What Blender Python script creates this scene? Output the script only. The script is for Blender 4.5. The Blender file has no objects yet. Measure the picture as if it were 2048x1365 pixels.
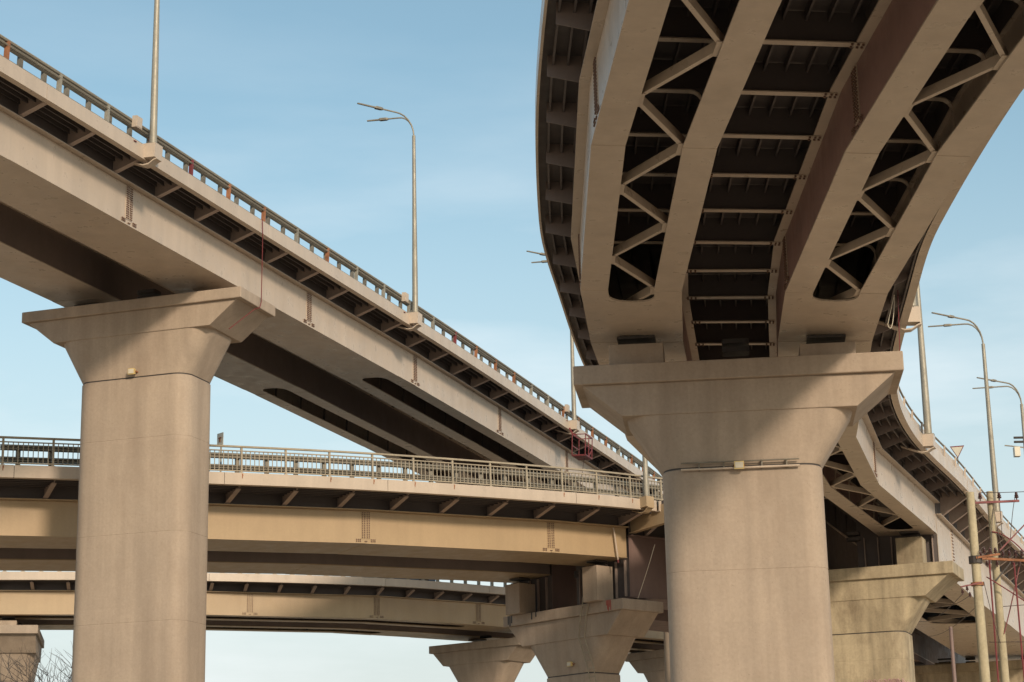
import bpy, math, random
import numpy as np
from mathutils import Matrix, Vector
random.seed(7)
R_ = math.radians
SC = bpy.context.scene
COL = SC.collection
CZ = 1.7                                   # eye height above the ground

# ------------------------------------------------------------------ camera, sky, sun, exposure
cam_d = bpy.data.cameras.new('camera'); cam = bpy.data.objects.new('camera', cam_d); COL.objects.link(cam)
cam_d.sensor_width = 36.0; cam_d.lens = 36.0 * 4000 / 2048; cam_d.clip_start = 0.1; cam_d.clip_end = 9000
_p, _r = R_(14.95), R_(-1.2)
fwd = Vector((0, math.cos(_p), math.sin(_p))); up0 = Vector((0, -math.sin(_p), math.cos(_p))); rt0 = Vector((1, 0, 0))
rt = rt0 * math.cos(_r) + up0 * math.sin(_r); up = -rt0 * math.sin(_r) + up0 * math.cos(_r)
m = Matrix.Identity(4)
for i in range(3):
    m[i][0], m[i][1], m[i][2] = rt[i], up[i], -fwd[i]
m.translation = (0, 0, CZ); cam.matrix_world = m
SC.camera = cam
SUN_EL, SUN_AZ = 22.5, 156.5               # azimuth clockwise from +Y (the view direction)
w = bpy.data.worlds.new('World'); SC.world = w; w.use_nodes = True
nt = w.node_tree; nt.nodes.clear()
sky = nt.nodes.new('ShaderNodeTexSky'); sky.sky_type = 'NISHITA'; sky.sun_disc = False
sky.sun_elevation = R_(SUN_EL); sky.sun_rotation = R_(SUN_AZ); sky.air_density = 1.0; sky.dust_density = 1.2; sky.ozone_density = 1.6
bg = nt.nodes.new('ShaderNodeBackground'); bg.inputs[1].default_value = 0.15
tc = nt.nodes.new('ShaderNodeTexCoord'); mp = nt.nodes.new('ShaderNodeMapping'); mp.inputs['Scale'].default_value = (1.0, 1.0, 4.5); mp.inputs['Location'].default_value = (3, 1, 0)
nz = nt.nodes.new('ShaderNodeTexNoise'); nz.inputs['Scale'].default_value = 2.6; nz.inputs['Detail'].default_value = 7; nz.inputs['Roughness'].default_value = 0.55
rp = nt.nodes.new('ShaderNodeMapRange'); rp.inputs[1].default_value = 0.44; rp.inputs[2].default_value = 0.78; rp.inputs[3].default_value = 0.0; rp.inputs[4].default_value = 0.85
mx = nt.nodes.new('ShaderNodeMix'); mx.data_type = 'RGBA'; mx.inputs[7].default_value = (5.5, 5.75, 5.85, 1)
hs = nt.nodes.new('ShaderNodeHueSaturation'); hs.inputs['Saturation'].default_value = 1.0
out = nt.nodes.new('ShaderNodeOutputWorld')
L_ = nt.links.new
L_(tc.outputs['Generated'], mp.inputs[0]); L_(mp.outputs[0], nz.inputs['Vector']); L_(nz.outputs[0], rp.inputs[0])
tn = nt.nodes.new('ShaderNodeMix'); tn.data_type = 'RGBA'; tn.blend_type = 'MULTIPLY'; tn.inputs[0].default_value = 1.0; tn.inputs[7].default_value = (0.99, 1.02, 0.83, 1)
L_(sky.outputs[0], tn.inputs[6])
sx = nt.nodes.new('ShaderNodeSeparateXYZ'); L_(tc.outputs['Generated'], sx.inputs[0])
el = nt.nodes.new('ShaderNodeMapRange'); el.inputs[1].default_value = 0.40; el.inputs[2].default_value = 0.20; el.inputs[3].default_value = 0.12; el.inputs[4].default_value = 1.0; L_(sx.outputs[2], el.inputs[0])
cm = nt.nodes.new('ShaderNodeMath'); cm.operation = 'MULTIPLY'; L_(rp.outputs[0], cm.inputs[0]); L_(el.outputs[0], cm.inputs[1])
L_(cm.outputs[0], mx.inputs[0]); L_(tn.outputs[2], hs.inputs['Color']); ve = nt.nodes.new('ShaderNodeMapRange'); ve.interpolation_type = 'SMOOTHSTEP'; ve.inputs[1].default_value = 0.40; ve.inputs[2].default_value = 0.02; ve.inputs[3].default_value = 0.0; ve.inputs[4].default_value = 0.92; L_(sx.outputs[2], ve.inputs[0])
vm_ = nt.nodes.new('ShaderNodeMix'); vm_.data_type = 'RGBA'; vm_.inputs[7].default_value = (3.7, 3.85, 3.9, 1); L_(ve.outputs[0], vm_.inputs[0]); L_(hs.outputs[0], vm_.inputs[6])
L_(vm_.outputs[2], mx.inputs[6]); L_(mx.outputs[2], bg.inputs[0]); L_(bg.outputs[0], out.inputs[0])
sun_d = bpy.data.lights.new('sun', 'SUN'); sun_d.energy = 2.2; sun_d.angle = R_(6.0); sun_d.color = (1.0, 0.82, 0.63)
sun = bpy.data.objects.new('sun', sun_d); COL.objects.link(sun)
_e, _a = R_(SUN_EL), R_(SUN_AZ)
sdir = Vector((math.sin(_a) * math.cos(_e), math.cos(_a) * math.cos(_e), math.sin(_e)))
sun.rotation_euler = sdir.to_track_quat('Z', 'Y').to_euler(); sun.location = (40, -60, 60)
SC.view_settings.view_transform = 'Standard'; SC.view_settings.look = 'None'
SC.view_settings.gamma = 1; SC.view_settings.exposure = 0.34; SC.view_settings.use_curve_mapping = False

# ------------------------------------------------------------------ materials
def mat(name, col, rough=0.6, var=0.12, scale=0.6, streak=0.0, grain=0.06, bump=0.0, metal=0.0, dirt=None, dirt_amt=0.0, spec=0.5, blotch=None, panel=0.0, pores=0.0):
    M = bpy.data.materials.new(name); M.use_nodes = True
    t = M.node_tree; b = t.nodes['Principled BSDF']; lk = t.links.new
    b.inputs['Roughness'].default_value = rough; b.inputs['Metallic'].default_value = metal
    b.inputs['Specular IOR Level'].default_value = spec
    geo = t.nodes.new('ShaderNodeNewGeometry'); 
    def noise(sc, det, stretch=None, rgh=0.6):
        n = t.nodes.new('ShaderNodeTexNoise'); n.inputs['Scale'].default_value = sc; n.inputs['Detail'].default_value = det; n.inputs['Roughness'].default_value = rgh
        if stretch:
            mpn = t.nodes.new('ShaderNodeMapping'); mpn.inputs['Scale'].default_value = stretch
            lk(geo.outputs['Position'], mpn.inputs[0]); lk(mpn.outputs[0], n.inputs['Vector'])
        else:
            lk(geo.outputs['Position'], n.inputs['Vector'])
        return n.outputs[0]
    def rng(v, a, c, lo, hi):
        r = t.nodes.new('ShaderNodeMapRange'); r.inputs[1].default_value = a; r.inputs[2].default_value = c; r.inputs[3].default_value = lo; r.inputs[4].default_value = hi
        lk(v, r.inputs[0]); return r.outputs[0]
    def mul(a, c):
        x = t.nodes.new('ShaderNodeMath'); x.operation = 'MULTIPLY'; lk(a, x.inputs[0]); lk(c, x.inputs[1]); return x.outputs[0]
    v = rng(noise(scale, 5), 0.3, 0.7, 1 - var, 1 + var)
    g = rng(noise(14, 4), 0.3, 0.7, 1 - grain, 1 + grain)
    f = mul(v, g)
    if streak:
        f = mul(f, rng(noise(1.0, 4, (2.2, 2.2, 0.12)), 0.35, 0.72, 1 + streak * 0.35, 1 - streak))
    if pores:
        f = mul(f, rng(noise(26, 2, None, 0.5), 0.66, 0.76, 1.0, 1 - pores))
    if panel:
        oc = t.nodes.new('ShaderNodeTexCoord'); pm_ = t.nodes.new('ShaderNodeMapping'); pm_.inputs['Scale'].default_value = (0.83, 0.83, 0.408); pm_.inputs['Location'].default_value = (0.5, 0.5, 0.15)
        lk(oc.outputs['Object'], pm_.inputs[0]); fl = t.nodes.new('ShaderNodeVectorMath'); fl.operation = 'FLOOR'; lk(pm_.outputs[0], fl.inputs[0])
        wn = t.nodes.new('ShaderNodeTexWhiteNoise'); lk(fl.outputs[0], wn.inputs[0]); f = mul(f, rng(wn.outputs[0], 0, 1, 1 - panel, 1 + panel))
    vm = t.nodes.new('ShaderNodeVectorMath'); vm.operation = 'SCALE'; vm.inputs[0].default_value = col[:3]; lk(f, vm.inputs['Scale'])
    csrc = vm.outputs[0]
    if dirt:
        mxx = t.nodes.new('ShaderNodeMix'); mxx.data_type = 'RGBA'
        lk(rng(noise(0.9 if not blotch else blotch, 8, (1, 1, 0.45), 0.68), 0.48, 0.72, 0, dirt_amt), mxx.inputs[0]); lk(csrc, mxx.inputs[6]); mxx.inputs[7].default_value = (*dirt, 1)
        csrc = mxx.outputs[2]
    lk(csrc, b.inputs['Base Color'])
    lk(rng(noise(2.5, 4), 0.3, 0.7, max(0.05, rough - 0.1), min(1, rough + 0.12)), b.inputs['Roughness'])
    if bump:
        bn = t.nodes.new('ShaderNodeBump'); bn.inputs['Strength'].default_value = bump; bn.inputs['Distance'].default_value = 0.02
        lk(noise(9, 6), bn.inputs['Height']); lk(bn.outputs[0], b.inputs['Normal'])
    return M
PAINT = mat('beige steel paint', (0.52, 0.425, 0.34), 0.34, 0.07, 0.35, 0.10, 0.03, 0.05, dirt=(0.33, 0.25, 0.18), dirt_amt=0.11, blotch=0.5)
PAINT_W = mat('warm beige steel paint', (0.43, 0.312, 0.19), 0.42, 0.06, 0.3, 0.06, 0.03, 0.05, dirt=(0.3, 0.21, 0.13), dirt_amt=0.22)
UNDER = mat('steel paint darkened as underside shade', (0.10, 0.083, 0.08), 0.6, 0.12, 0.5, 0.0, 0.05)  # steel paint darkened; shade of the deck underside is put into the colour
PAINT_B = mat('shaded bracket paint', (0.36, 0.275, 0.235), 0.55, 0.1, 0.6, 0.0, 0.05)  # beige paint darkened so that the shade on brackets sits in the colour
PAINT_I = mat('brown steel paint with painted shade', (0.205, 0.16, 0.143), 0.5, 0.1, 0.5, 0.08, 0.04)  # brown paint; shade between girders and on ramp brackets is in the colour
PAINT_R = mat('reddish web paint with painted shade', (0.30, 0.185, 0.165), 0.5, 0.1, 0.5, 0.08, 0.04)  # reddish paint, darkened to carry the shade between the boxes
PAINT_D = mat('brown paint darkened as shade', (0.20, 0.135, 0.12), 0.55, 0.1, 0.5, 0.1, 0.04)  # girder paint darkened; the shade falling on it is part of this colour
CONC = mat('painted concrete', (0.40, 0.315, 0.243), 0.8, 0.08, 0.45, 0.17, 0.06, 0.3, dirt=(0.29, 0.215, 0.16), dirt_amt=0.42, panel=0.028, pores=0.22)
CONC_D = mat('stained bare concrete', (0.43, 0.35, 0.235), 0.85, 0.14, 0.7, 0.34, 0.08, 0.35, dirt=(0.15, 0.11, 0.07), dirt_amt=0.75, blotch=1.3, panel=0.06, pores=0.3)
GALV = mat('galvanised steel', (0.315, 0.285, 0.23), 0.5, 0.15, 1.5, 0, 0.08, 0, metal=0.25)
GALV_D = mat('weathered guard rail steel', (0.22, 0.195, 0.155), 0.6, 0.2, 1.2, 0, 0.1, 0, metal=0.2)
RUST = mat('rusted steel', (0.30, 0.125, 0.06), 0.8, 0.3, 3, 0, 0.2)
BOLT = mat('dark bolt steel', (0.17, 0.10, 0.07), 0.6, 0.2, 3, 0, 0.1)
RED = mat('red oxide paint', (0.18, 0.033, 0.037), 0.55, 0.2, 2, 0, 0.1)
DARK = mat('dark rubber and steel', (0.05, 0.042, 0.038), 0.6, 0.2, 2)
ASPH = mat('asphalt', (0.06, 0.058, 0.055), 0.9, 0.15, 1.0, 0, 0.2)
WOOD = mat('grey utility pole concrete', (0.43, 0.37, 0.25), 0.85, 0.12, 1.5, 0.2, 0.1, 0.2, dirt=(0.25, 0.2, 0.12), dirt_amt=0.4)
YEL = mat('yellowed lamp housing', (0.62, 0.47, 0.20), 0.5, 0.1, 3)
WHITE = mat('white sign paint', (0.62, 0.56, 0.45), 0.5, 0.08, 2)
CERAM = mat('brown glazed ceramic', (0.07, 0.03, 0.028), 0.25, 0.1, 3, spec=0.6)
CABLE = mat('dark cable sheath', (0.07, 0.045, 0.04), 0.6, 0.2, 4)
BARK = mat('bare tree bark', (0.2, 0.16, 0.135), 0.9, 0.2, 3)
SOIL = mat('dry ground', (0.52, 0.40, 0.28), 0.95, 0.14, 0.08, 0, 0.12)
RAILP = mat('dull beige railing paint', (0.33, 0.275, 0.20), 0.55, 0.15, 1.5, 0, 0.1)
GRAF = mat('pale pink spray paint', (0.55, 0.32, 0.34), 0.7, 0.1, 3)
RSTAIN = mat('rust run stain', (0.36, 0.05, 0.04), 0.8, 0.25, 4)
CARP = mat('blue grey car paint', (0.16, 0.22, 0.3), 0.3, 0.03, 1, spec=0.6)
GLASSM = mat('dark car glass', (0.04, 0.05, 0.06), 0.1, 0.03, 1, spec=0.7)

# ------------------------------------------------------------------ mesh helpers
class MB:
    def __init__(s): s.v = []; s.f = []; s.mi = []
    def add(s, vs, fs, mi=0):
        o = len(s.v); s.v += [tuple(map(float, a)) for a in vs]; s.f += [tuple(i + o for i in f) for f in fs]; s.mi += [mi] * len(fs)
    def box(s, c, sz, mi=0, rot=None):
        x, y, z = [a / 2 for a in sz]; vs = [Vector((a, b, d)) for a in (-x, x) for b in (-y, y) for d in (-z, z)]
        if rot is not None: vs = [rot @ q for q in vs]
        s.add([q + Vector(c) for q in vs], [(0, 1, 3, 2), (4, 6, 7, 5), (0, 4, 5, 1), (2, 3, 7, 6), (0, 2, 6, 4), (1, 5, 7, 3)], mi)
    def loft(s, rings, cap=True, mi=0, closed=True):
        n = len(rings[0]); vs = [p for r in rings for p in r]; fs = []
        for i in range(len(rings) - 1):
            for j in range(n if closed else n - 1):
                a, b = i * n + j, i * n + (j + 1) % n
                fs.append((a, b, b + n, a + n))
        if cap: fs += [tuple(range(n - 1, -1, -1)), tuple(range((len(rings) - 1) * n, len(rings) * n))]
        s.add(vs, fs, mi)
    def tube(s, pts, rad, n=8, mi=0):
        pts = [Vector(p) for p in pts]; rad = rad if isinstance(rad, (list, tuple)) else [rad] * len(pts)
        t0 = (pts[1] - pts[0]).normalized(); a = Vector((0, 0, 1)) if abs(t0.z) < 0.9 else Vector((1, 0, 0)); e = t0.cross(a).normalized(); rings = []
        for i, p in enumerate(pts):
            t = (pts[min(i + 1, len(pts) - 1)] - pts[max(i - 1, 0)]).normalized()
            e = (e - t * e.dot(t)).normalized(); f = t.cross(e)
            rings.append([p + (e * math.cos(2 * math.pi * k / n) + f * math.sin(2 * math.pi * k / n)) * rad[i] for k in range(n)])
        s.loft(rings, True, mi)
    def bar(s, a, b, wd, ht, mi=0, upv=(0, 0, 1)):
        a, b = Vector(a), Vector(b); t = (b - a).normalized(); x = t.cross(Vector(upv)).normalized(); z = x.cross(t)
        r = [[p + x * (i * wd / 2) + z * (j * ht / 2) for i, j in ((-1, -1), (1, -1), (1, 1), (-1, 1))] for p in (a, b)]
        s.loft(r, True, mi)
    def mesh(s, name, mats, smooth=None):
        me = bpy.data.meshes.new(name); me.from_pydata(s.v, [], s.f); me.validate()
        for q in (mats if isinstance(mats, (list, tuple)) else [mats]): me.materials.append(q)
        if any(s.mi) and len(me.polygons) == len(s.mi): me.polygons.foreach_set('material_index', s.mi)
        import bmesh
        bm = bmesh.new(); bm.from_mesh(me); bmesh.ops.recalc_face_normals(bm, faces=bm.faces); bm.to_mesh(me); bm.free()
        if smooth:
            me.polygons.foreach_set('use_smooth', [True] * len(me.polygons)); me.set_sharp_from_angle(angle=R_(smooth))
        return me
def tag(o, label=None, cat=None, group=None, kind=None):
    for k, v in (('label', label), ('category', cat), ('group', group), ('kind', kind)):
        if v: o[k] = v
    return o
def obj(name, me, parent=None, mw=None):
    o = bpy.data.objects.new(name, me); COL.objects.link(o)
    if mw is not None: o.matrix_world = mw
    if parent is not None:
        o.parent = parent; o.matrix_parent_inverse = WORLD_INV.get(parent.name, Matrix.Identity(4))
    return o
WORLD_INV = {}
def thing(name, loc, label, cat, group=None):
    o = bpy.data.objects.new(name, None); COL.objects.link(o); o.location = loc; o.empty_display_size = 0.5
    WORLD_INV[o.name] = Matrix.Translation(loc).inverted()
    return tag(o, label, cat, group)
def build(mb, name, mats, parent=None, smooth=None): return obj(name, mb.mesh(name, mats, smooth), parent)
def sub(mb, name, mats, part, mw=None):      # sub-part of a mesh part whose own matrix is mw (or identity)
    o = bpy.data.objects.new(name, mb.mesh(name, mats)); COL.objects.link(o); o.parent = part; return o

# ------------------------------------------------------------------ road alignments
class Path:
    def __init__(s, pts, ref_u, cross=0.0):
        p = np.array(pts, float); p[:, 2] += CZ; s.ref = ref_u; s.cross = cross
        q = np.vstack([2 * p[0] - p[1], p, 2 * p[-1] - p[-2]]); out_ = []; kn = []
        for i in range(1, len(q) - 2):
            p0, p1, p2, p3 = q[i - 1:i + 3]; d = np.linalg.norm(p2 - p1)
            m1 = (p2 - p0) / (d + np.linalg.norm(p1 - p0)) * d; m2 = (p3 - p1) / (np.linalg.norm(p3 - p2) + d) * d
            n = max(4, int(d / .25)); kn.append(len(out_))
            for k in range(n):
                t = k / n; out_.append((2*t**3-3*t*t+1)*p1 + (t**3-2*t*t+t)*m1 + (-2*t**3+3*t*t)*p2 + (t**3-t*t)*m2)
        kn.append(len(out_)); out_.append(q[-2]); s.p = np.array(out_)
        s.s = np.concatenate([[0], np.cumsum(np.linalg.norm(np.diff(s.p[:, :2], axis=0), axis=1))])
        t = np.gradient(s.p[:, :2], s.s, axis=0); s.t = t / np.linalg.norm(t, axis=1)[:, None]
        s.kn = [float(s.s[k]) for k in kn]; s.L = float(s.s[-1])
    def dirn(s, a):
        tx = np.interp(a, s.s, s.t[:, 0]); ty = np.interp(a, s.s, s.t[:, 1]); l = math.hypot(tx, ty); return tx / l, ty / l
    def raw(s, a, u, w):
        x, y, z = (float(np.interp(a, s.s, s.p[:, k])) for k in range(3)); tx, ty = s.dirn(a)
        return np.array([x + ty * (u - s.ref), y - tx * (u - s.ref), z + w + s.cross * (u - s.ref)])
    def pt(s, a, u, w, chord=False):
        if chord:
            i = int(np.clip(np.searchsorted(s.kn, a) - 1, 0, len(s.kn) - 2)); a0, a1 = s.kn[i], s.kn[i + 1]; f = (a - a0) / (a1 - a0)
            return s.raw(a0, u, w) * (1 - f) + s.raw(a1, u, w) * f
        return s.raw(a, u, w)
    def frame(s, a, u=0.0, w=0.0, chord=False, flip=False):   # local x = outward/right, y = along, z = up
        o = s.pt(a, u, w, chord); tx, ty = s.dirn(a)
        x = Vector((ty, -tx, s.cross)).normalized(); y = Vector((tx, ty, 0)); z = x.cross(y).normalized()
        if flip: x, y = -x, -y
        return Matrix(((x.x, y.x, z.x, o[0]), (x.y, y.y, z.y, o[1]), (x.z, y.z, z.z, o[2]), (0, 0, 0, 1)))
PR = Path([(17.3,-10.2,11.9),(12.8,-2.4,11.9),(9.3,5.85,11.9),(6.81,14.5,11.9),(5.2,23.4,11.9),(4.67,32.3,11.9),(4.73,40.9,11.9),(5.08,45.05,11.9),(6.45,55.86,11.9),(8.49,63.7,11.9),(12.18,73.3,11.9),(15.6,82.7,11.9),(19.2,92.1,11.9),(25.5,109,11.9),(32,126,11.9)], 3.22, -.045)
PL = Path([(-21,24,17.4),(-16.7,35.5,17.4),(-12.4,46.7,17.4),(-8.3,58.1,17.4),(-3.6,71.2,17.4),(-.27,81,17.4),(2.3,88.8,17.4),(5.5,98.5,17.4),(9,110,17.4),(14,127,17.4)], 6.45, -.045)
PM = Path([(-36,57,10.2),(-26,59.6,10.5),(-21,61.3,10.65),(-16.5,63.32,10.83),(-10.4,66.48,11.1),(-5.28,69.33,11.3),(1.25,73.74,11.54),(4.15,76.03,11.63),(8,79.8,11.8),(12,85,11.9),(15.5,92,12),(19,101,12),(25,117,12)], 6.45, .03)
PF = Path([(-50,98.5,13),(-36,98.2,13),(-25.65,99.1,13),(-15.72,100.95,13),(-7.28,104.01,13),(-2.17,107.47,13),(6,114,13),(14,121.5,13),(24,132,13),(36,145,13)], 6.45)

def stations(P, s0, s1, step, chord):
    if chord: a = [s0] + [k for k in P.kn if s0 + .02 < k < s1 - .02] + [s1]
    else:
        n = max(1, int(math.ceil((s1 - s0) / step))); a = [s0 + (s1 - s0) * i / n for i in range(n + 1)]
    return a
def sweep(mb, P, s0, s1, prof, step=1.0, chord=False, mi=0):
    mb.loft([[P.pt(a, u, w_, chord) for u, w_ in prof] for a in stations(P, s0, s1, step, chord)], True, mi)
def rect(u0, u1, w0, w1): return [(u0, w0), (u1, w0), (u1, w1), (u0, w1)]

WEBS = (0.0, 2.1, 4.35, 6.45); FL = 0.56; TW = 1.72
def plate_outline(mb, P, rows, w0, w1, chord=True):     # rows: (s, u0, u1)
    mb.loft([[P.pt(s, u0, w0, chord), P.pt(s, u1, w0, chord), P.pt(s, u1, w1, chord), P.pt(s, u0, w1, chord)] for s, u0, u1 in rows], True)

def bolt_mb(mb, P, spots, u, side, chord, r=.021, h=.028, mi=0):   # bolts standing off a web at (s, w)
    for s, w_ in spots:
        c = Vector(P.pt(s, u, w_, chord)); tx, ty = P.dirn(s); n = Vector((ty, -tx, 0)) * side; t = Vector((tx, ty, 0)); z = Vector((0, 0, 1))
        r0 = [c + (t * math.cos(k * math.pi / 3) + z * math.sin(k * math.pi / 3)) * r for k in range(6)]
        mb.loft([r0, [q + n * h for q in r0]], True, mi)

def viaduct(P, name, label, s0, s1, uL, uR, wf0, wf1, slots=((), ()), beam0=0.0, beam=2.1, splices=(), wb=0.0, wl=1.15, paint=PAINT, detail=(0, 999), under=UNDER, deck=True, bolts=True, diaphragm=False, cut=(), lipL=.2, braces=True, brflange=True, fmat=None, WEBS=WEBS, FL=FL, frames=True):
    base = P.pt(s0, 3.2, 0); T = thing(name, base, label, 'viaduct')
    ch = True
    # roadway slab, plate, fascias
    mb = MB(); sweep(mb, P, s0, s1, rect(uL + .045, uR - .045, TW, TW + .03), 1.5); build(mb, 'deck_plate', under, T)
    mb = MB(); sweep(mb, P, s0, s1, rect(uL + .045, uR - .045, TW + .034, wf1 - .03), 1.5); build(mb, 'road_surface', ASPH, T)
    for u, sg in ((uL, 1), (uR, -1)):
        cuts = sorted([s0, s1] + [k for k in P.kn if s0 + 1 < k < s1 - 1])
        for a, b in zip(cuts[:-1], cuts[1:]):
            mb = MB(); x0, x1 = (u, u + .05) if sg > 0 else (u - .05, u)
            lip = (u, u + lipL) if sg > 0 else (u - .2, u)
            prof = [(u, wf0), (lip[1] if sg > 0 else lip[0], wf0), (lip[1] if sg > 0 else lip[0], wf0 + .03), (u + sg * .05, wf0 + .03), (u + sg * .05, wf1), (u, wf1)]
            sweep(mb, P, a + .008, b - .008, prof, .75); build(mb, 'fascia', PAINT, T)
    # girders
    for b in (0, 1):
        ua, ub = WEBS[2 * b], WEBS[2 * b + 1]
        cuts = sorted(set([s0, s1] + [k for k in P.kn if s0 + .5 < k < s1 - .5] + list(cut)))
        segs = list(zip(cuts[:-1], cuts[1:]))
        pieces = []       # (s_from, s_to, kind)
        for a, e in segs:
            cur = a
            for q0, q1 in slots[b]:
                x0, x1 = max(q0, a), min(q1, e)
                if x1 <= x0: continue
                if x0 > cur + .02: pieces.append((cur, x0, None))
                pieces.append((x0, x1, (q0, q1))); cur = x1
            if e > cur + .02: pieces.append((cur, e, None))
        for i, (a, e, sl) in enumerate(pieces):
            dz = -.008 if i % 2 else 0.0
            if sl is None:
                mb = MB(); plate_outline(mb, P, [(x, ua - .03, ub + .03) for x in stations(P, a, e, 1, ch)], wb + dz, wb + .03)
                build(mb, 'bottom_flange', paint, T); continue
            q0, q1 = sl; tip = .5; half = (ub - ua) / 2 - FL
            ss = sorted(set(stations(P, a, e, 1, ch) + [x for x in [q0 + tip * k / 10 for k in range(11)] + [q1 - tip * k / 10 for k in range(11)] if a <= x <= e]))
            def gap(x):
                d = min(x - q0, q1 - x) / tip
                return half if d >= 1 else half * max(0.0, (1 - (1 - d) ** 2.2)) ** .42
            mid = (ua + ub) / 2
            for lo, hi in ((ua - .03, None), (None, ub + .03)):
                mb = MB(); plate_outline(mb, P, [(x, lo if lo is not None else mid + gap(x), hi if hi is not None else mid - gap(x)) for x in ss], wb + dz, wb + .03)
                build(mb, 'bottom_flange', paint, T)
        for k, (u, og) in enumerate(((ua, -1), (ub, 1))):
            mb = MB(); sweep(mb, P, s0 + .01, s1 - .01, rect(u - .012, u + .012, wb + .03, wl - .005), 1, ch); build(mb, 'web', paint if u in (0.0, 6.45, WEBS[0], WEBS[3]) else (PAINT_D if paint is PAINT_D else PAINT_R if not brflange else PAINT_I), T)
            mb = MB(); q = (u - .2, u + .09) if og < 0 else (u - .09, u + .2)
            sweep(mb, P, s0 + .01, s1 - .01, rect(q[0], q[1], wl, wl + .03), 1, ch); build(mb, 'top_flange', paint, T)
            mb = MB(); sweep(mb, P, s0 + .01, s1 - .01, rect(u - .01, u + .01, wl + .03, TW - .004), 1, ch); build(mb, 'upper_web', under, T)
    # longitudinal deck ribs
    rs0, rs1 = max(s0, detail[0]), min(s1, detail[1])
    nL = max(2, int(round(-uL / .28))); nR = max(2, int(round((uR - WEBS[3]) / .28)))
    us = [uL + .12 + (-uL - .12) * (i + .5) / nL for i in range(nL)] + [WEBS[1] + (WEBS[2] - WEBS[1]) * (i + .5) / 6 for i in range(6)] + [WEBS[3] + (uR - .12 - WEBS[3]) * (i + .5) / nR for i in range(nR)]
    us += [WEBS[0] + (WEBS[1] - WEBS[0]) * (i + .5) / 5 for i in range(5)] + [WEBS[2] + (WEBS[3] - WEBS[2]) * (i + .5) / 5 for i in range(5)]
    for u in us:
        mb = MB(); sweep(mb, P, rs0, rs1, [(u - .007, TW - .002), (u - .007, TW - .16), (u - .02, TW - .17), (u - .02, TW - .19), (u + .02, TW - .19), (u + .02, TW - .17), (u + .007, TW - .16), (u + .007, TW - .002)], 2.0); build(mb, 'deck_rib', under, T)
    # cross beams, cantilever brackets, box frames, bracing - one mesh of each, copied
    x0, x1 = WEBS[1] + .015, WEBS[2] - .015
    mb = MB(); mb.box(((x0 + x1) / 2, 0, (wl + .03 + TW) / 2 - .008), (x1 - x0, .016, TW - wl - .06), 2); mb.box(((x0 + x1) / 2, 0, wl - .012), (x1 - x0 - .2, .17, .02))
    for e in (x0 + .12, x0 + .2, x0 + .3, x1 - .12, x1 - .2, x1 - .3):
        for yy in (-.06, .06): mb.box((e, yy, wl - .034), (.04, .04, .026), 1)
    cross_me = mb.mesh('cross_beam', [paint, BOLT, under])
    def bracket(Lo, full=False):
        mb = MB(); a, b = .02, min(Lo - .25, 1.3); z0, z1 = wl + .035, max(TW - .24, wl + .12)
        pr = [(a, z0), (b, z1), (b, TW - .01), (a, TW - .01)]
        pr = [(a, z0), (b, z1), (Lo - .12, TW - .14), (Lo - .12, TW - .01), (a, TW - .01)]
        if full: pr = [(a, z0), (Lo - .07, TW - .40), (Lo - .07, TW - .01), (a, TW - .01)]
        mb.loft([[(x, -.008, z) for x, z in pr], [(x, .008, z) for x, z in pr]])
        if brflange:
            p0, p1 = Vector((a + .02, 0, z0 - .0)), Vector((b, 0, z1))
            mb.bar(p0, p1, .17, .02)
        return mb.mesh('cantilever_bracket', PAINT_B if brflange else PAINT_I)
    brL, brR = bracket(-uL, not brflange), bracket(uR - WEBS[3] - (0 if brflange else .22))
    mb = MB(); wq = .09
    pr = [(.2, wb + .12), (.2, wl - .25)] + [(.2 + .22 * (1 - math.cos(t)), wl - .25 + .22 * math.sin(t)) for t in (.4, .8, 1.2, 1.57)]
    pr = pr + [(2.1 - x, z) for x, z in reversed(pr)]
    for (xa, za), (xb, zb) in zip(pr[:-1], pr[1:]):
        mb.bar((xa, 0, za), (xb, 0, zb), .15, .018, 0, (0, 0, 1) if abs(xb - xa) > .02 else (1, 0, 0))
    mb.box((1.05, 0, (wl + TW) / 2), (2.07, .014, TW - wl - .05), 1)
    gu = MB(); gu.loft([[(x, y, z) for x, y in ((-.12, -.3), (.12, -.16), (.12, .16), (-.12, .3))] for z in (-.006, .006)] if False else [[(-.1, -.28, z), (.1, -.28, z), (.1, .28, z), (-.1, .28, z)] for z in (-.006, .006)]); gus_me = gu.mesh('gusset', paint)
    frame_me = mb.mesh('cross_frame', [fmat or paint, under])
    n0 = int(math.ceil((max(s0, detail[0]) - beam0) / beam)); n1 = int(math.floor((min(s1, detail[1]) - beam0) / beam)); prev = None
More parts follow.
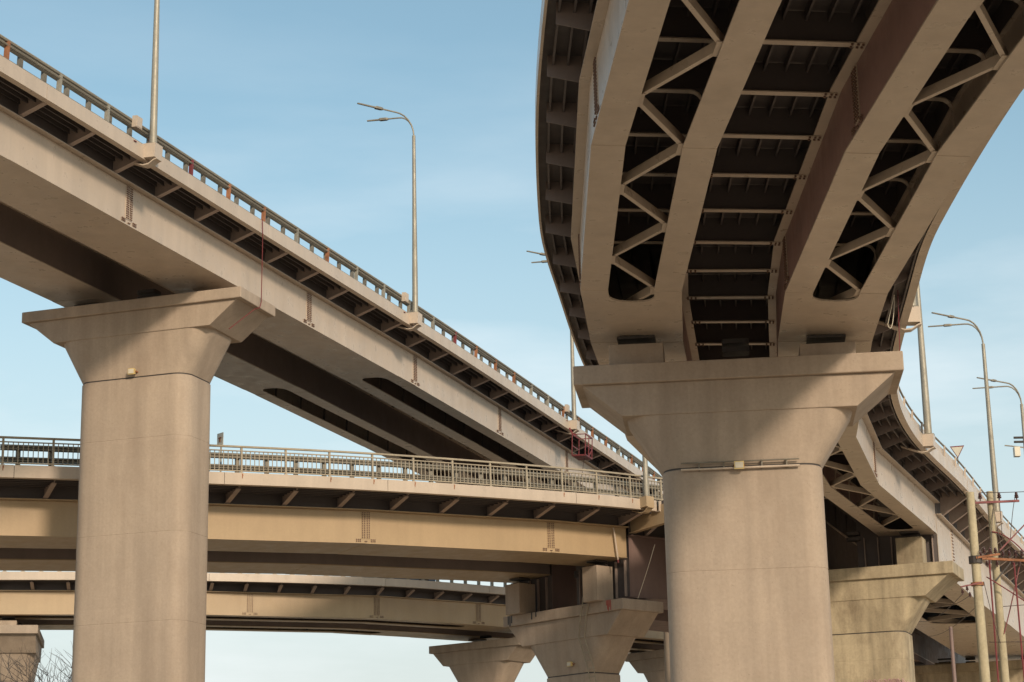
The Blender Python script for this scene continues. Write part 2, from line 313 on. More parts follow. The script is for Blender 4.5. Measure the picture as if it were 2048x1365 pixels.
    for k in range(n0, n1 + 1):
        a = beam0 + k * beam
        if a < s0 + .15 or a > s1 - .15: continue
        obj('cross_beam', cross_me, T, P.frame(a, 0, 0, ch))
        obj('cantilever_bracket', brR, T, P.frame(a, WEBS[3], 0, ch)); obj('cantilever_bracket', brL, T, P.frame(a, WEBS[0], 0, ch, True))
        for b in (0, 1):
            bw = WEBS[2 * b + 1] - WEBS[2 * b]
            if frames and any(q0 - 1 < a < q1 + 1 for q0, q1 in slots[b]): obj('cross_frame', frame_me, T, P.frame(a, WEBS[2 * b], 0, ch))
            for q0, q1 in (slots[b] if braces else ()):
                if a >= q0 - 2 and a + beam <= q1 + 2 and a + beam < s1:
                    ui, uj = (FL - .06, bw - FL + .06) if k % 2 == 0 else (bw - FL + .06, FL - .06)
                    mb = MB(); mb.bar(P.pt(a, WEBS[2 * b] + ui, wb + .14, ch), P.pt(a + beam, WEBS[2 * b] + uj, wb + .14, ch), .085, .17)
                    build(mb, 'brace', paint, T)
                    obj('gusset', gus_me, T, P.frame(a, WEBS[2 * b] + (FL - .02 if ui < bw / 2 else bw - FL + .02), wb + .045, ch))
    # bolted field splices
    for s, u, sd in splices:
        mb = MB(); o = u + sd * .012
        pl = MB(); plate_outline(pl, P, [(s - .17, *sorted((o, o + sd * .014))), (s + .17, *sorted((o, o + sd * .014)))], wb + .16, wl - .03)
        sp = build(pl, 'splice_plate', paint, T)
        if bolts:
            spots = [(s + x, wb + .2 + i * (wl - wb - .27) / 14) for i in range(15) for x in (-.13, -.05, .05, .13)]
            spots += [(s + x, wb + .075 + z) for z in (0, .06) for x in (-.36, -.29, -.22, .22, .29, .36)] + [(s - .03, wb + .07), (s + .03, wb + .07)]
            bolt_mb(mb, P, spots, o + sd * .014, sd, ch); so = sub(mb, 'bolts', BOLT, sp); so.matrix_parent_inverse = Matrix.Identity(4)
            so['kind'] = 'stuff'
            so.matrix_parent_inverse = sp.matrix_world.inverted() if False else Matrix.Identity(4)
    if diaphragm:
        for b in (0, 1):
            ua, ub = (WEBS[3] - 3.0) if b else WEBS[0], WEBS[2 * b + 1]
            mb = MB(); plate_outline(mb, P, [(s0 + .03, ua + .03, ub - .03), (s0 + .06, ua + .03, ub - .03)], wb + .04, wl - .02); d = build(mb, 'end_diaphragm', under, T)
            for i in range(6 if b else 4):
                u = ua + .3 + i * .5; mb = MB(); plate_outline(mb, P, [(s0 - .1, u, u + .03), (s0 + .029, u, u + .03)], wb + .06, -.04); build(mb, "stiffener", PAINT_B, T)
    return T

# ------------------------------------------------------------------ ground
def ground():
    mb = MB(); n = 48; S = 3200
    xs = [math.copysign(abs(t) ** 2.2, t) * S for t in np.linspace(-1, 1, n)]
    rr = random.Random(3); vs = []
    for y in xs:
        for x in xs: vs.append((x, y, 0 if math.hypot(x, y) < 260 else rr.uniform(-.6, .2)))
    fs = [(j * n + i, j * n + i + 1, (j + 1) * n + i + 1, (j + 1) * n + i) for j in range(n - 1) for i in range(n - 1)]
    mb.add(vs, fs); o = build(mb, 'ground', SOIL); tag(o, 'dry bare ground below the viaducts', None, None, 'structure')
ground()

# ------------------------------------------------------------------ viaducts
RJ, MJ = 87.6, 44.95      # joints where the shallow spans meet the deep girders
via_R = viaduct(PR, 'viaduct', 'curved steel ramp viaduct overhead seen from below, with open twin box girders', 2, RJ, -.88, 7.7, 1.55, 1.97,
    slots=(((20, 54.4), (61.5, RJ - 1.2)), ((20, 54.2), (61.5, RJ - 1.2))), beam0=43.02, beam=2.13, detail=(20, RJ),
    splices=[(43.9, 0, -1), (53.2, 0, -1), (34.5, 0, -1), (43.9, 4.35, -1), (53.2, 4.35, -1), (34.5, 4.35, -1), (75.3, 6.45, 1)], cut=(49.9, 39.2, 34.4, 30), lipL=.05, brflange=False)
via_L = viaduct(PL, 'viaduct', 'straight high steel viaduct with crash barrier rising across the upper left', 6, 120, -1.0, 7.5, 1.48, 1.88,
    slots=(((49.4, 100),), ((48.7, 100),)), beam0=24.5, beam=2.256, detail=(16, 112),
    splices=[(30, 6.45, 1), (41.35, 6.45, 1), (50.3, 6.45, 1), (59.65, 6.45, 1), (69, 6.45, 1), (30, 4.35, -1), (50.3, 4.35, -1), (41.35, 4.35, -1)], braces=False, fmat=UNDER)
via_M = viaduct(PM, 'viaduct', 'lower steel viaduct with balustrade passing behind both tall front piers', 2, MJ, -1.0, 8.15, 1.52, 1.92,
    beam0=28.1, beam=2.06, detail=(10, MJ), splices=[(33.3, 6.45, 1), (41.2, 6.45, 1), (25.2, 6.45, 1)], paint=PAINT_W)
via_F = viaduct(PF, 'viaduct', 'farthest lowest steel viaduct curving away beneath the balustraded one', 4, 100, -1.0, 7.6, 1.55, 1.95,
    slots=(((28, 46.5), (56, 76)), ((24, 49.5), (56, 76))), beam0=25.95, beam=1.75, detail=(14, 90), splices=[(30, 6.45, 1), (36.75, 6.45, 1), (43.45, 6.45, 1), (49.75, 6.45, 1)], paint=PAINT_W, braces=False, fmat=UNDER)
via_RD = viaduct(PR, 'viaduct', 'deep girder viaduct continuing beyond the stained pier towards the utility poles', RJ + .12, 140, -.76, 7.7, 1.55, 1.97,
    slots=((), ((89.6, 106.3),)), WEBS=(-2.2, -.05, 2.15, 6.45), FL=1.0, frames=False, beam0=88.6, beam=2.13, detail=(RJ, 125), wb=-1.25, wl=.75, splices=[(91.5, 6.45, 1), (98, 6.45, 1), (104, 6.45, 1)], diaphragm=True)
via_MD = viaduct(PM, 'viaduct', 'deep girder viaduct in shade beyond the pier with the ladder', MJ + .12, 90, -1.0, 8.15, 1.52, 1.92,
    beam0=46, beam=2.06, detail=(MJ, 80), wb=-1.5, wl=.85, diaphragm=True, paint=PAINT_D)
mb = MB(); mb.tube([PM.pt(MJ - .75, 6.55, 1.1), PM.pt(MJ - .62, 6.58, .05), PM.pt(MJ - .60, 6.58, -.12)], .035, 8); build(mb, 'drain_pipe', PAINT, via_M, 50)
mb = MB(); mb.tube([PM.pt(MJ - .60, 6.58, -.12), PM.pt(MJ - .59, 6.58, -.24)], .04, 8); build(mb, 'pipe_end', RED, via_M, 50)
# gore slab between the two deep girder decks, with its own cross girders
gm = MB(); gs = [(45.2 + k * 2.1, 84.2 + k * 2.3) for k in range(11)]
rows = []
for a, b in gs: rows.append([PM.pt(a, 8.11, TW), PR.pt(b, -.72, TW), PR.pt(b, -.72, TW + .2), PM.pt(a, 8.11, TW + .2)])
gm.loft(rows); build(gm, 'gore_slab', UNDER, via_MD)
for i, (a, b) in enumerate(gs):
    p, q = Vector(PM.pt(a, 6.47, 0)), Vector(PR.pt(b, -.02, 0)); t = (q - p); z = Vector((0, 0, 1))
    p2 = Vector(PM.pt(a, 6.47, TW - .01)); q2 = Vector(PR.pt(b, -.02, TW - .01))
    n = t.cross(z).normalized() * .012; bt = Vector((0, 0, -.75))
    mb = MB(); mb.loft([[p2 - n, p2 + n, p2 + n + bt, p2 - n + bt], [q2 - n, q2 + n, q2 + n + bt, q2 - n + bt]]); mb.bar(p2 + bt, q2 + bt, .24, .03)
    g = build(mb, 'gore_beam', PAINT_W if i == 0 else PAINT, via_MD)

# ------------------------------------------------------------------ piers
def rrect(w_, d, r, z, n=7, ins=0.0):
    pts = []; a, b = w_ / 2 - ins, d / 2 - ins; r = min(max(r - ins, .02), a - .001, b - .001)
    for cx, cy, t0 in ((a - r, b - r, 0), (-a + r, b - r, 90), (-a + r, -b + r, 180), (a - r, -b + r, 270)):
        for k in range(n + 1):
            t = R_(t0 + 90 * k / n); pts.append(Vector((cx + r * math.cos(t), cy + r * math.sin(t), z)))
    return pts
def pier(cx, cy, hx, hy, ztop, label, sc=1.0, slab_h=.45, t2_h=.75, cap_h=1.25, M_=CONC, slab=(7.43, 2.4), col=(3.6, 1.95), lifts=(2.4,), peds=(), bearings=True, name='bridge_pier'):
    l = math.hypot(hx, hy); hx, hy = hx / l, hy / l
    MW = Matrix(((hy, hx, 0, cx), (-hx, hy, 0, cy), (0, 0, 1, 0), (0, 0, 0, 1)))
    T = thing(name, (cx, cy, 0), label, 'bridge pier', 'concrete piers under the viaducts')
    def put(mb, nm, m_, sm=None, bev=0):
        o = obj(nm, mb.mesh(nm, m_, sm), T, MW)
        if bev:
            bm = o.modifiers.new('edge', 'BEVEL'); bm.width = bev; bm.segments = 2; bm.limit_method = 'ANGLE'; bm.angle_limit = R_(40)
        return o
    W_, D_ = slab[0] * sc, slab[1]; z = ztop
    mb = MB(); mb.box((0, 0, z - slab_h / 2), (W_, D_, slab_h)); put(mb, 'cap_slab', M_, None, .025)
    z -= slab_h
    tw0, tw1 = W_ - .36, W_ * .71; td = D_ - .22
    mb = MB(); mb.loft([[Vector((a * x / 2, b * td / 2, zz)) for a, b in ((1, 1), (-1, 1), (-1, -1), (1, -1))] for x, zz in ((tw0, z + .002), (tw1, z - t2_h))]); put(mb, 'cap_haunch', M_, None, .02)
    z -= t2_h
    cw, cd = col[0] * sc, col[1] * (sc if sc < 1 else 1)
    kw, kd = tw1 - .16, td - .06
    mb = MB(); rings = []
    for i in range(9):
        t = i / 8; e = t
        rings.append(rrect(kw + (cw - .05 - kw) * e, kd + (cd - .05 - kd) * e, .62 + (.46 - .62) * t, z + .002 - cap_h * t, 8))
    mb.loft(rings); put(mb, 'capital', M_, 40)
    z -= cap_h
    mb = MB(); zs = [z - .035]; rings = [rrect(cw, cd, .5 * sc, z - .035, 8, .03), rrect(cw, cd, .5 * sc, z - .06, 8)]
    zz = z; 
    for lf in lifts:
        zz -= lf
        if zz > .5: rings += [rrect(cw, cd, .5 * sc, zz + .012, 8), rrect(cw, cd, .5 * sc, zz + .005, 8, .006), rrect(cw, cd, .5 * sc, zz - .005, 8, .006), rrect(cw, cd, .5 * sc, zz - .012, 8)]
    rings += [rrect(cw, cd, .5 * sc, -.4, 8)]
    mb.loft(rings); put(mb, 'column', M_, 40)
    mb = MB(); mb.loft([rrect(cw - .07, cd - .07, .45 * sc, z + .01, 8), rrect(cw - .09, cd - .09, .44 * sc, z - .07, 8)]); put(mb, 'column_joint', DARK, 40)
    for x, y, wx, wy, zt in peds:        # plinth to within .26 of the girder at zt, bearing fills the rest
        zb = zt - (.24 if bearings else .02); mb = MB(); mb.box((x, y, (ztop + zb) / 2), (wx, wy, zb - ztop)); put(mb, 'bearing_plinth', M_, None, .012)
        mb = MB(); mb.box((x, y, zb + .03), (wx * .62, wy * .62, .06)); put(mb, 'bearing_plate', DARK)
        mb = MB(); mb.loft([rrect(wx * .5, wy * .5, .1, zb + .06), rrect(wx * .5, wy * .5, .1, zt - .07)]); put(mb, 'bearing', DARK, 40)
        mb = MB(); mb.box((x, y, zt - .04), (wx * .7, wy * .7, .06)); put(mb, 'bearing_plate', DARK)
    return T, MW, (z, cw, cd)
def pier_ped(P, s, u, w, cx, cy, hx, hy, wx, wy):
    l = math.hypot(hx, hy); hx, hy = hx / l, hy / l; p = P.pt(s, u, w, True); dx, dy = p[0] - cx, p[1] - cy
    return (dx * hy - dy * hx, dx * hx + dy * hy, wx, wy, p[2] - .01)
c = (5.2, 45.07, .107, .994)
p_R1 = pier(*c, 11.2 + CZ, 'nearest tall pier with wide flared head under the overhead curved ramp', lifts=(2.35, 2.6, 2.6), cap_h=1.22,
     peds=[pier_ped(PR, 57.4, 1.05, 0, *c, 1.25, 1.0), pier_ped(PR, 57.4, 5.4, 0, *c, 1.25, 1.0)])
c = (-11.13, 59.0, .316, .949)
p_L = pier(*c, 17.0 + CZ, 'tall front pier on the left with angled flared head', slab_h=.34, t2_h=.72, cap_h=1.3, lifts=(1.9, 2.85, 2.6, 3), col=(3.72, 1.95),
     peds=[pier_ped(PL, 37.2, .9, 0, *c, 1.25, 1.0), pier_ped(PL, 36.9, 5.3, 0, *c, 1.25, 1.0)])
c = (12.4, 72.97, .363, .932)
p_R2 = pier(*c, 10.45 + CZ, 'yellowish stained bare concrete pier behind the nearest one', slab_h=.44, t2_h=.72, cap_h=1.15, M_=CONC_D, lifts=(1.0, 1.9, 1.6), 
     peds=[pier_ped(PR, RJ - .75, 1.05, 0, *c, .95, .8), pier_ped(PR, RJ - .75, 5.6, 0, *c, .95, .8), pier_ped(PR, RJ + .75, 1.05, -1.25, *c, .7, .7), pier_ped(PR, RJ + .75, 5.4, -1.25, *c, .7, .7)][:2])
c = (2.5, 78.5, .748, .664)
p_M = pier(*c, 10.0 + CZ, 'pier with a steel ladder fixed to its head under the balustraded viaduct', sc=.9, slab_h=.42, t2_h=.85, cap_h=1.3, slab=(7.6, 2.2), col=(3.1, 2.0),
     peds=[pier_ped(PM, MJ - .75, 1.05, 0, *c, .85, .85), pier_ped(PM, MJ - .7, 5.55, 0, *c, .8, .85)])
c = (-1.8, 112, .585, .811)
p_F = pier(*c, 12.5 + CZ, 'distant pier in shade below the end of the far viaduct, free of fittings', sc=.84, slab_h=.42, t2_h=.75, cap_h=1.3, col=(3.3, 1.95),
     peds=[pier_ped(PF, 53.8, 1.05, 0, *c, 1.2, .9), pier_ped(PF, 53.8, 5.4, 0, *c, 1.2, .9)])
c = (-25.55, 102.3, .983, .18)
p_B = pier(*c, 12.45 + CZ, 'small distant pier at the far left beside the bare tree', sc=.9, slab_h=.42, t2_h=.85, cap_h=1.3, peds=[pier_ped(PF, 24.7, 5.4, 0, *c, 1.2, .9), pier_ped(PF, 24.7, 1.05, 0, *c, 1.2, .9)])
c = (9.75, 110.4, .6, .8)
p_C = pier(*c, 16.4 + CZ, 'pale round cornered pier half hidden behind the nearest tall pier', sc=.95, slab=(7.4, 2.3), cap_h=1.3)
c = (9.3, 118.6, .75, .66)
p_D = pier(*c, 12.6 + CZ, 'tiny far pier head glimpsed between two nearer columns', sc=.84, peds=[pier_ped(PF, 67.1, 5.4, 0, *c, 1.2, .9), pier_ped(PF, 67.1, 1.05, 0, *c, 1.2, .9)])
c = (24.0, 107.2, .36, .93)
p_E = pier(*c, 10.3 + CZ, 'far pier low behind the utility poles under the deep girders', M_=CONC_D, peds=[pier_ped(PR, 123.3, 1.05, -1.25, *c, 1.0, .8), pier_ped(PR, 123.3, 5.4, -1.25, *c, 1.0, .8)])
c = (9.0, 3.0, -.38, .92)
p_N = pier(*c, 11.2 + CZ, 'pier of the overhead ramp beside the viewpoint', peds=[pier_ped(PR, 15, 1.05, 0, *c, 1.25, 1.0), pier_ped(PR, 15, 5.4, 0, *c, 1.25, 1.0)])
c = (-21.2, 26, .36, .93)

# ------------------------------------------------------------------ guard rails, railings, parapets
def wbeam(mb, P, s0, s1, u, w0, w1, d=.05, sg=1):
    n = 6; h = (w1 - w0) / n; pr = [(u + sg * (d if k % 3 else 0), w0 + k * h) for k in range(n + 1)]
    pr = pr + [(x + .012, z) for x, z in reversed(pr)]
    sweep(mb, P, s0, s1, pr, 1.0)
def tube_rail(mb, P, s0, s1, u, w_, r): sweep(mb, P, s0, s1, [(u + r * math.cos(k * math.pi / 3), w_ + r * math.sin(k * math.pi / 3)) for k in range(6)], .8)
def post_me(name, wx, wy, h, m_, z0=-.06):
    mb = MB(); mb.box((0, 0, (h + z0) / 2), (wx, wy, h - z0)); mb.box((0, 0, .012), (wx * 1.9, wy * 1.9, .02)); return mb.mesh(name, m_)
def rail_posts(T, P, s0, s1, sp, u, w0, mes, seed=1):
    rr = random.Random(seed); a = s0
    while a <= s1:
        obj('post', rr.choices(mes[0], mes[1])[0], T, P.frame(a, u, w0)); a += sp
def joined(fn, name, m_, T, P, s0, s1, step, *a):
    x = s0
    while x < s1 - .01:
        y = min(s1, x + step); mb = MB(); fn(mb, P, x, y - .01, *a); build(mb, name, m_, T); x = y
LW, MW_ = 1.88, 1.92
T = thing('crash_barrier', PL.pt(18, 6.8, LW), 'weathered steel crash barrier with some rusty posts along the high left viaduct', 'crash barrier', 'steel barriers along the viaduct edges')
g, ru, pa = post_me('post', .10, .10, .56, GALV), post_me('post', .10, .10, .56, RUST), post_me('post', .10, .09, .56, RED)
rail_posts(T, PL, 18.2, 108, 2.26, 7.36, LW - .02, ([g, ru, pa], [4, 6, 1]), 4)
joined(tube_rail, 'rail', GALV, T, PL, 16, 110, 9, 7.40, LW + .55, .04); joined(tube_rail, 'rail', GALV_D, T, PL, 16, 110, 9, 7.40, LW + .43, .035)
b1 = post_me('post', .09, .14, .82, GALV_D); rail_posts(T, PL, 17.6, 109, 1.04, 6.95, LW - .04, ([b1], [1]))
joined(wbeam, 'rail', GALV_D, T, PL, 16, 110, 4.16, 7.01, LW + .56, LW + .84)
joined(tube_rail, 'rail', GALV_D, T, PL, 16, 110, 9, 7.42, LW + .04, .025)
# balustrade on the middle deck
T = thing('balustrade', PM.pt(6, 8.03, MW_), 'pale steel balustrade with thin upright bars on the middle viaduct edge', 'railing')
pm = post_me('post', .065, .065, .90, RAILP, -.02); ps = 28.05
k0 = int((8 - ps) / 1.57); stn = [ps + 1.57 * k for k in range(k0, int((50.5 - ps) / 1.57) + 1)]
for a in stn: obj('post', pm, T, PM.frame(a, 8.05, MW_))
bal = MB(); bal.box((0, 0, .41), (.018, .026, .66)); bal = bal.mesh('baluster', RAILP)
for a in stn[:-1]:
    for q in range(1, 10): obj('baluster', bal, T, PM.frame(a + 1.57 * q / 10, 8.05, MW_))
for nm, z0, z1, hw in (('handrail', .87, .93, .04), ('rail', .74, .775, .02), ('rail', .06, .10, .02)):
    for a, b in zip(stn[:-1:4], list(stn[4::4]) + [stn[-1]]):
        if b > a: mb = MB(); sweep(mb, PM, a, b - .005, rect(8.05 - hw, 8.05 + hw, MW_ + z0, MW_ + z1), .8); build(mb, nm, RAILP, T)
rs = random.Random(8)
for a in stn:
    if rs.random() < .4:
        mb = MB(); F_ = PM.frame(a, 8.152, 1.90); mb.box((0, 0, -.09), (.005, .03, .16)); mb.box((0, .02, -.05), (.005, .02, .09)); obj('rust_stain', mb.mesh('rust_stain', RUST), via_M, F_)
T = thing('crash_barrier', PM.pt(6, 6.6, MW_), 'double beam steel crash barrier standing behind the balustrade', 'crash barrier', 'steel barriers along the viaduct edges')
b2 = post_me('post', .10, .14, 1.0, GALV_D); rail_posts(T, PM, 8.2, 52, 1.065, 6.6, MW_ - .04, ([b2], [1]))
joined(wbeam, 'rail', GALV_D, T, PM, 7.6, 52, 4.26, 6.68, MW_ + .80, MW_ + 1.0); joined(wbeam, 'rail', GALV_D, T, PM, 7.6, 52, 4.26, 6.68, MW_ + .42, MW_ + .60)  # darker steel tone also carries the shade on the beam backs
# far deck
T = thing('crash_barrier', PF.pt(10, 6.9, 1.95), 'low steel crash barrier on the farthest viaduct seen through the slit', 'crash barrier', 'steel barriers along the viaduct edges')
b3 = MB(); b3.box((0, 0, .4), (.12, .14, .92)); b3.box((0, 0, .06), (.2, .24, .08)); b3 = b3.mesh('post', GALV); rail_posts(T, PF, 12.3, 80, .88, 7.2, 1.91, ([b3], [1]))
joined(wbeam, 'rail', GALV, T, PF, 12, 80, 5.28, 7.28, 1.95 + .55, 1.95 + .85); joined(tube_rail, 'rail', GALV, T, PF, 12, 80, 8.8, 7.3, 1.95 + .42, .04)
# solid parapet on the right ramp
T = thing('parapet', PR.pt(60, 7.5, 1.97), 'solid beige parapet panels with thin top rail on the right hand ramp', 'parapet')
a = 58.0
pp = post_me('post', .06, .06, .52, PAINT, -.02)
while a < 134:
    mb = MB(); sweep(mb, PR, a + .02, a + 2.11, rect(7.53, 7.56, 1.95, 2.36), .7); build(mb, 'parapet_panel', PAINT, T)
    obj('post', pp, T, PR.frame(a, 7.6, 1.955)); a += 2.13
joined(tube_rail, 'rail', GALV_D, T, PR, 58, 134, 8.5, 7.6, 2.46, .035)

# ------------------------------------------------------------------ lamp posts
def lamp_meshes(sc, straight, end_h):
    mb = MB(); mb.tube([(0, 0, .02), (0, 0, 1.6), (0, 0, straight * .62), (0, 0, straight)], [.105 * sc, .098 * sc, .075 * sc, .06 * sc], 12); pole = mb.mesh('pole', GALV, 50)
    arms = []
    for ax, ay in ((-2.05, -1.48), (-1.85, .38)):
        e = Vector((ax * sc, ay * sc, 0)); pts = []
        for k in range(11):
            t = k / 10; f = math.sin(min(1, t / .55) * math.pi / 2); hz = straight + (end_h - straight) * f
            d = (1 - math.cos(min(1, t / .55) * math.pi / 2)) * .28 + max(0, t - .55) * .65
            pts.append(e * (d * .98) + Vector((0, 0, hz)))
        mb = MB(); mb.tube(pts, .028 * sc, 8); arm = mb.mesh('lamp_arm', GALV, 50)
        mb = MB(); q = pts[-1]; n = e.normalized(); s_ = n.cross(Vector((0, 0, 1))); L0 = .42 * e.length
        r0 = [(0, .035, .035), (.08, .065, .042), (.30, .07, .042), (.35, .035, .024), (L0 - .1, .03, .022), (L0, .03, .02)]
        mb.loft([[q + n * (x - .1) + s_ * (i * a_) + Vector((0, 0, 1)) * (j * b_) for i, j in ((-1, -1), (1, -1), (1, 1), (-1, 1))] for x, a_, b_ in r0])
        arms.append((arm, mb.mesh('luminaire', GALV_D)))
    mb = MB(); mb.loft([[Vector((math.cos(2*math.pi*k/8), math.sin(2*math.pi*k/8), 0)) * .17 * sc + Vector((0, 0, z)) for k in range(8)] for z in (-.02, .03)]); fl = mb.mesh('base_flange', GALV_D)
    return pole, arms, fl
def bracket_me(paint):
    mb = MB(); mb.loft([[(x, y, z) for x, y in ((-.05, -.2), (.34, -.2), (.34, .2), (-.05, .2))] for z in (-.40, 0)])
    me1 = mb.mesh('bracket_box', paint)
    mb = MB(); mb.loft([[(x, y, z) for x, y in ((-.5, -.12), (-.5, .12))] + [(x, y, z - .03) for x, y in ((-.5, .12), (-.5, -.12))] if False else [(p, -.14, q), (p, .14, q), (p, .14, q + .035), (p, -.14, q + .035)] for p, q in ((-.75, -.36), (-.3, -.52), (-.05, -.6), (.12, -.58), (.28, -.47), (.37, -.44))])
    me2 = mb.mesh('bracket_arm', paint); return me1, me2
LM, LMR = lamp_meshes(1.0, 6.7, 7.45), lamp_meshes(1.22, 7.0, 7.9); BK, BKW = bracket_me(PAINT), bracket_me(PAINT_W)
def lamp_post(P, s, u, w0, label, LMe, bk, dz=0):
    base = P.pt(s, u + .15, w0); T = thing('lamp_post', base, label, 'lamp post', 'double armed lamp posts on the viaducts')
    M0 = Matrix.Translation(base); pole, arms, fl = LMe
    o = obj('pole', pole, T, M0); obj('base_flange', fl, T, M0)
    for arm, lum in arms:
        a = obj('lamp_arm', arm, T, M0); l = bpy.data.objects.new('luminaire', lum); COL.objects.link(l); l.parent = a
    F = P.frame(s, u, w0); obj('bracket_box', bk[0], T, F); obj('bracket_arm', bk[1], T, F)
lamp_post(PL, 29.15, 7.5, 1.93, 'tall lamp post on the high viaduct at upper left, its head above the frame', LM, BK)
lamp_post(PL, 47.5, 7.5, 1.93, 'lamp post against open sky with both arms in full view, mid viaduct', LM, BK)
lamp_post(PL, 66.4, 7.5, 1.93, 'lamp post above the hanging red cradle, arms peeping out beside the overhead ramp', LM, BK)
lamp_post(PM, 44.3, 8.15, 1.97, 'lamp post on the balustraded deck, cut off by the flared head of the nearest pier', LM, BKW)
lamp_post(PR, 62.0, 7.7, 1.97, 'lamp post on the overhead ramp mostly hidden by its deck, only its bracket showing', LMR, BK)
lamp_post(PR, 79.0, 7.7, 1.97, 'lamp post on the right ramp closest to the flared head of the nearest pier', LMR, BK)
lamp_post(PR, 95.2, 7.7, 1.97, 'lamp post on the right ramp rising behind the utility poles', LMR, BK)
lamp_post(PR, 107.3, 7.7, 1.97, 'farthest lamp post at the right edge, beyond the utility poles', LMR, BK)
for s_, lb in ((28.55, 'beige junction box on the barrier beside the uppermost left lamp post'), (46.95, 'beige junction box on the barrier beside the lamp post in open sky'), (65.85, 'beige junction box on the barrier above the red cradle')):
    F = PL.frame(s_, 7.5, LW + .50); mb = MB(); mb.box((0, 0, 0), (.14, .30, .32)); mb.box((.075, 0, 0), (.012, .25, .27))
    T = thing('junction_box', F.translation, lb, 'junction box', 'junction boxes on the barrier'); o = obj('box', mb.mesh('box', PAINT), T, F)
    mb = MB(); mb.bar((-.02, -.1, -.16), (-.02, -.1, -.56), .05, .03); mb.box((-.02, -.1, -.56), (.16, .12, .02)); obj('mount', mb.mesh('mount', RED), T, F)

# ------------------------------------------------------------------ red work cradle under the third lamp
F = PL.frame(66.45, 7.55, .93); T = thing('work_cradle', F.translation, 'small red metal work cradle hanging below the third lamp post', 'cradle')
def cbar(nm, a, b, r=.034): mb = MB(); mb.bar(a, b, r, r, 0, (0, 0, 1) if abs(b[2] - a[2]) < .5 else (1, 0, 0)); obj(nm, mb.mesh(nm, RED), T, F)
X0, X1, Y0, Y1, Z0, Z1 = .12, .72, -.52, .52, -.62, .30
for x in (X0, X1):
    for y in (Y0, Y1): cbar('upright', (x, y, Z0), (x, y, Z1))
    for z in (Z0, Z1, -.2): cbar('rail', (x, Y0, z), (x, Y1, z), .04 if z == -.2 else .05)
for y in (Y0, Y1):
    for z in (Z0, Z1): cbar('rail', (X0, y, z), (X1, y, z))
cbar('upright', (X1, 0, Z0), (X1, 0, Z1)); cbar('diagonal', (X1, 0, Z0), (X1, Y1, -.2), .035); cbar('hanger', (X0, 0, Z1), (-.05, 0, .62), .06); cbar('hanger', (X0, -.4, Z1), (-.05, -.4, .62), .06)
mb = MB(); mb.box(((X0 + X1) / 2, 0, Z0 - .03), (X1 - X0, Y1 - Y0, .03)); obj('floor', mb.mesh('floor', RED), T, F)
def cable(label, pts, r=.012, m_=CABLE, name='hanging_cable', grp=None):
    mb = MB(); mb.tube(pts, r, 5); o = build(mb, name, m_); tag(o, label, 'cable', grp); return o
def sag(a, b, d, n=10):
    a, b = Vector(a), Vector(b); return [a.lerp(b, k / n) + Vector((0, 0, -d * 4 * (k / n) * (1 - k / n))) for k in range(n + 1)]
cf = F @ Vector((.5, .1, Z0)); cable('dark cable dangling below the red cradle', sag(cf, cf + Vector((-.35, 0, -1.7)), .12))
p0 = Vector(PL.pt(35.9, 7.53, 1.9)); p1 = Vector(PL.pt(35.9, 7.55, 1.45))
def in_pier(pr, x, y, z): return pr[1] @ Vector((x, y, z))
cable('thin red cable hanging from the high deck onto the left pier head', [p0, p1] + sag(p1, in_pier(p_L, 3.76, .1, 18.55), -.0, 4)[1:] + [in_pier(p_L, 3.76, .0, 18.34), in_pier(p_L, 3.62, -.05, 18.3), in_pier(p_L, 3.0, -.5, 17.63)], .014, RED)
cable('pale rope hanging from the gore girder to the ladder pier head', sag((5.21, 74.7, 13.6), in_pier(p_M, 3.44, -.3, 11.72), .05), .012, WHITE)
cable('slack pale cable loop under the ramp edge at the nearest pier', sag((9.15, 45.9, 14.9), (8.96, 46, 14.19), -.02, 5) + sag((8.96, 46, 14.19), (9.19, 46.1, 14.9), .35, 8)[1:], .01, WHITE)
cable('thin red cable dropping beside the nearest pier under the ramp edge', sag((9.26, 46, 15.05), (9.19, 46, 13.2), 0, 4), .011, RED)

# ------------------------------------------------------------------ ladder, lamps, conduits on the piers
def wall_lamp(pr, x, z, label, yv, m_=YEL, k=.65):
    T = thing('flood_lamp', in_pier(pr, x, yv, z), label, 'flood lamp', 'small flood lamps on the pier collars'); MWp = pr[1] @ Matrix.Translation((x, yv, z))
    MWp = MWp @ Matrix.Scale(k, 4)
    mb = MB(); mb.loft([[(-.13, -.05, -.11), (.13, -.05, -.11), (.13, -.05, .11), (-.13, -.05, .11)], [(-.17, -.26, -.15), (.17, -.26, -.15), (.17, -.26, .13), (-.17, -.26, .13)]]); obj('housing', mb.mesh('housing', m_), T, MWp)
    mb = MB(); mb.box((0, -.272, -.01), (.27, .02, .2)); obj('glass', mb.mesh('glass', WHITE), T, MWp)
    mb = MB(); mb.bar((-.19, .03, 0), (-.19, -.16, 0), .03, .05); mb.bar((.19, .03, 0), (.19, -.16, 0), .03, .05); mb.box((0, .02, 0), (.40, .04, .06)); obj('bracket', mb.mesh('bracket', RUST), T, MWp)
wall_lamp(p_R1, -.06, 10.46, 'yellow flood lamp between conduits under the head of the nearest pier', -.99)
wall_lamp(p_L, .11, 16.47, 'yellowish flood lamp under the head of the left pier', -.99)
wall_lamp(p_M, .36, 9.5, 'flood lamp beside the ladder on the ladder pier', -.92)
T = thing('wall_conduit', in_pier(p_R1, 0, -1, 10.5), 'pair of long thin conduits fixed across the nearest pier just below its head', 'conduit')
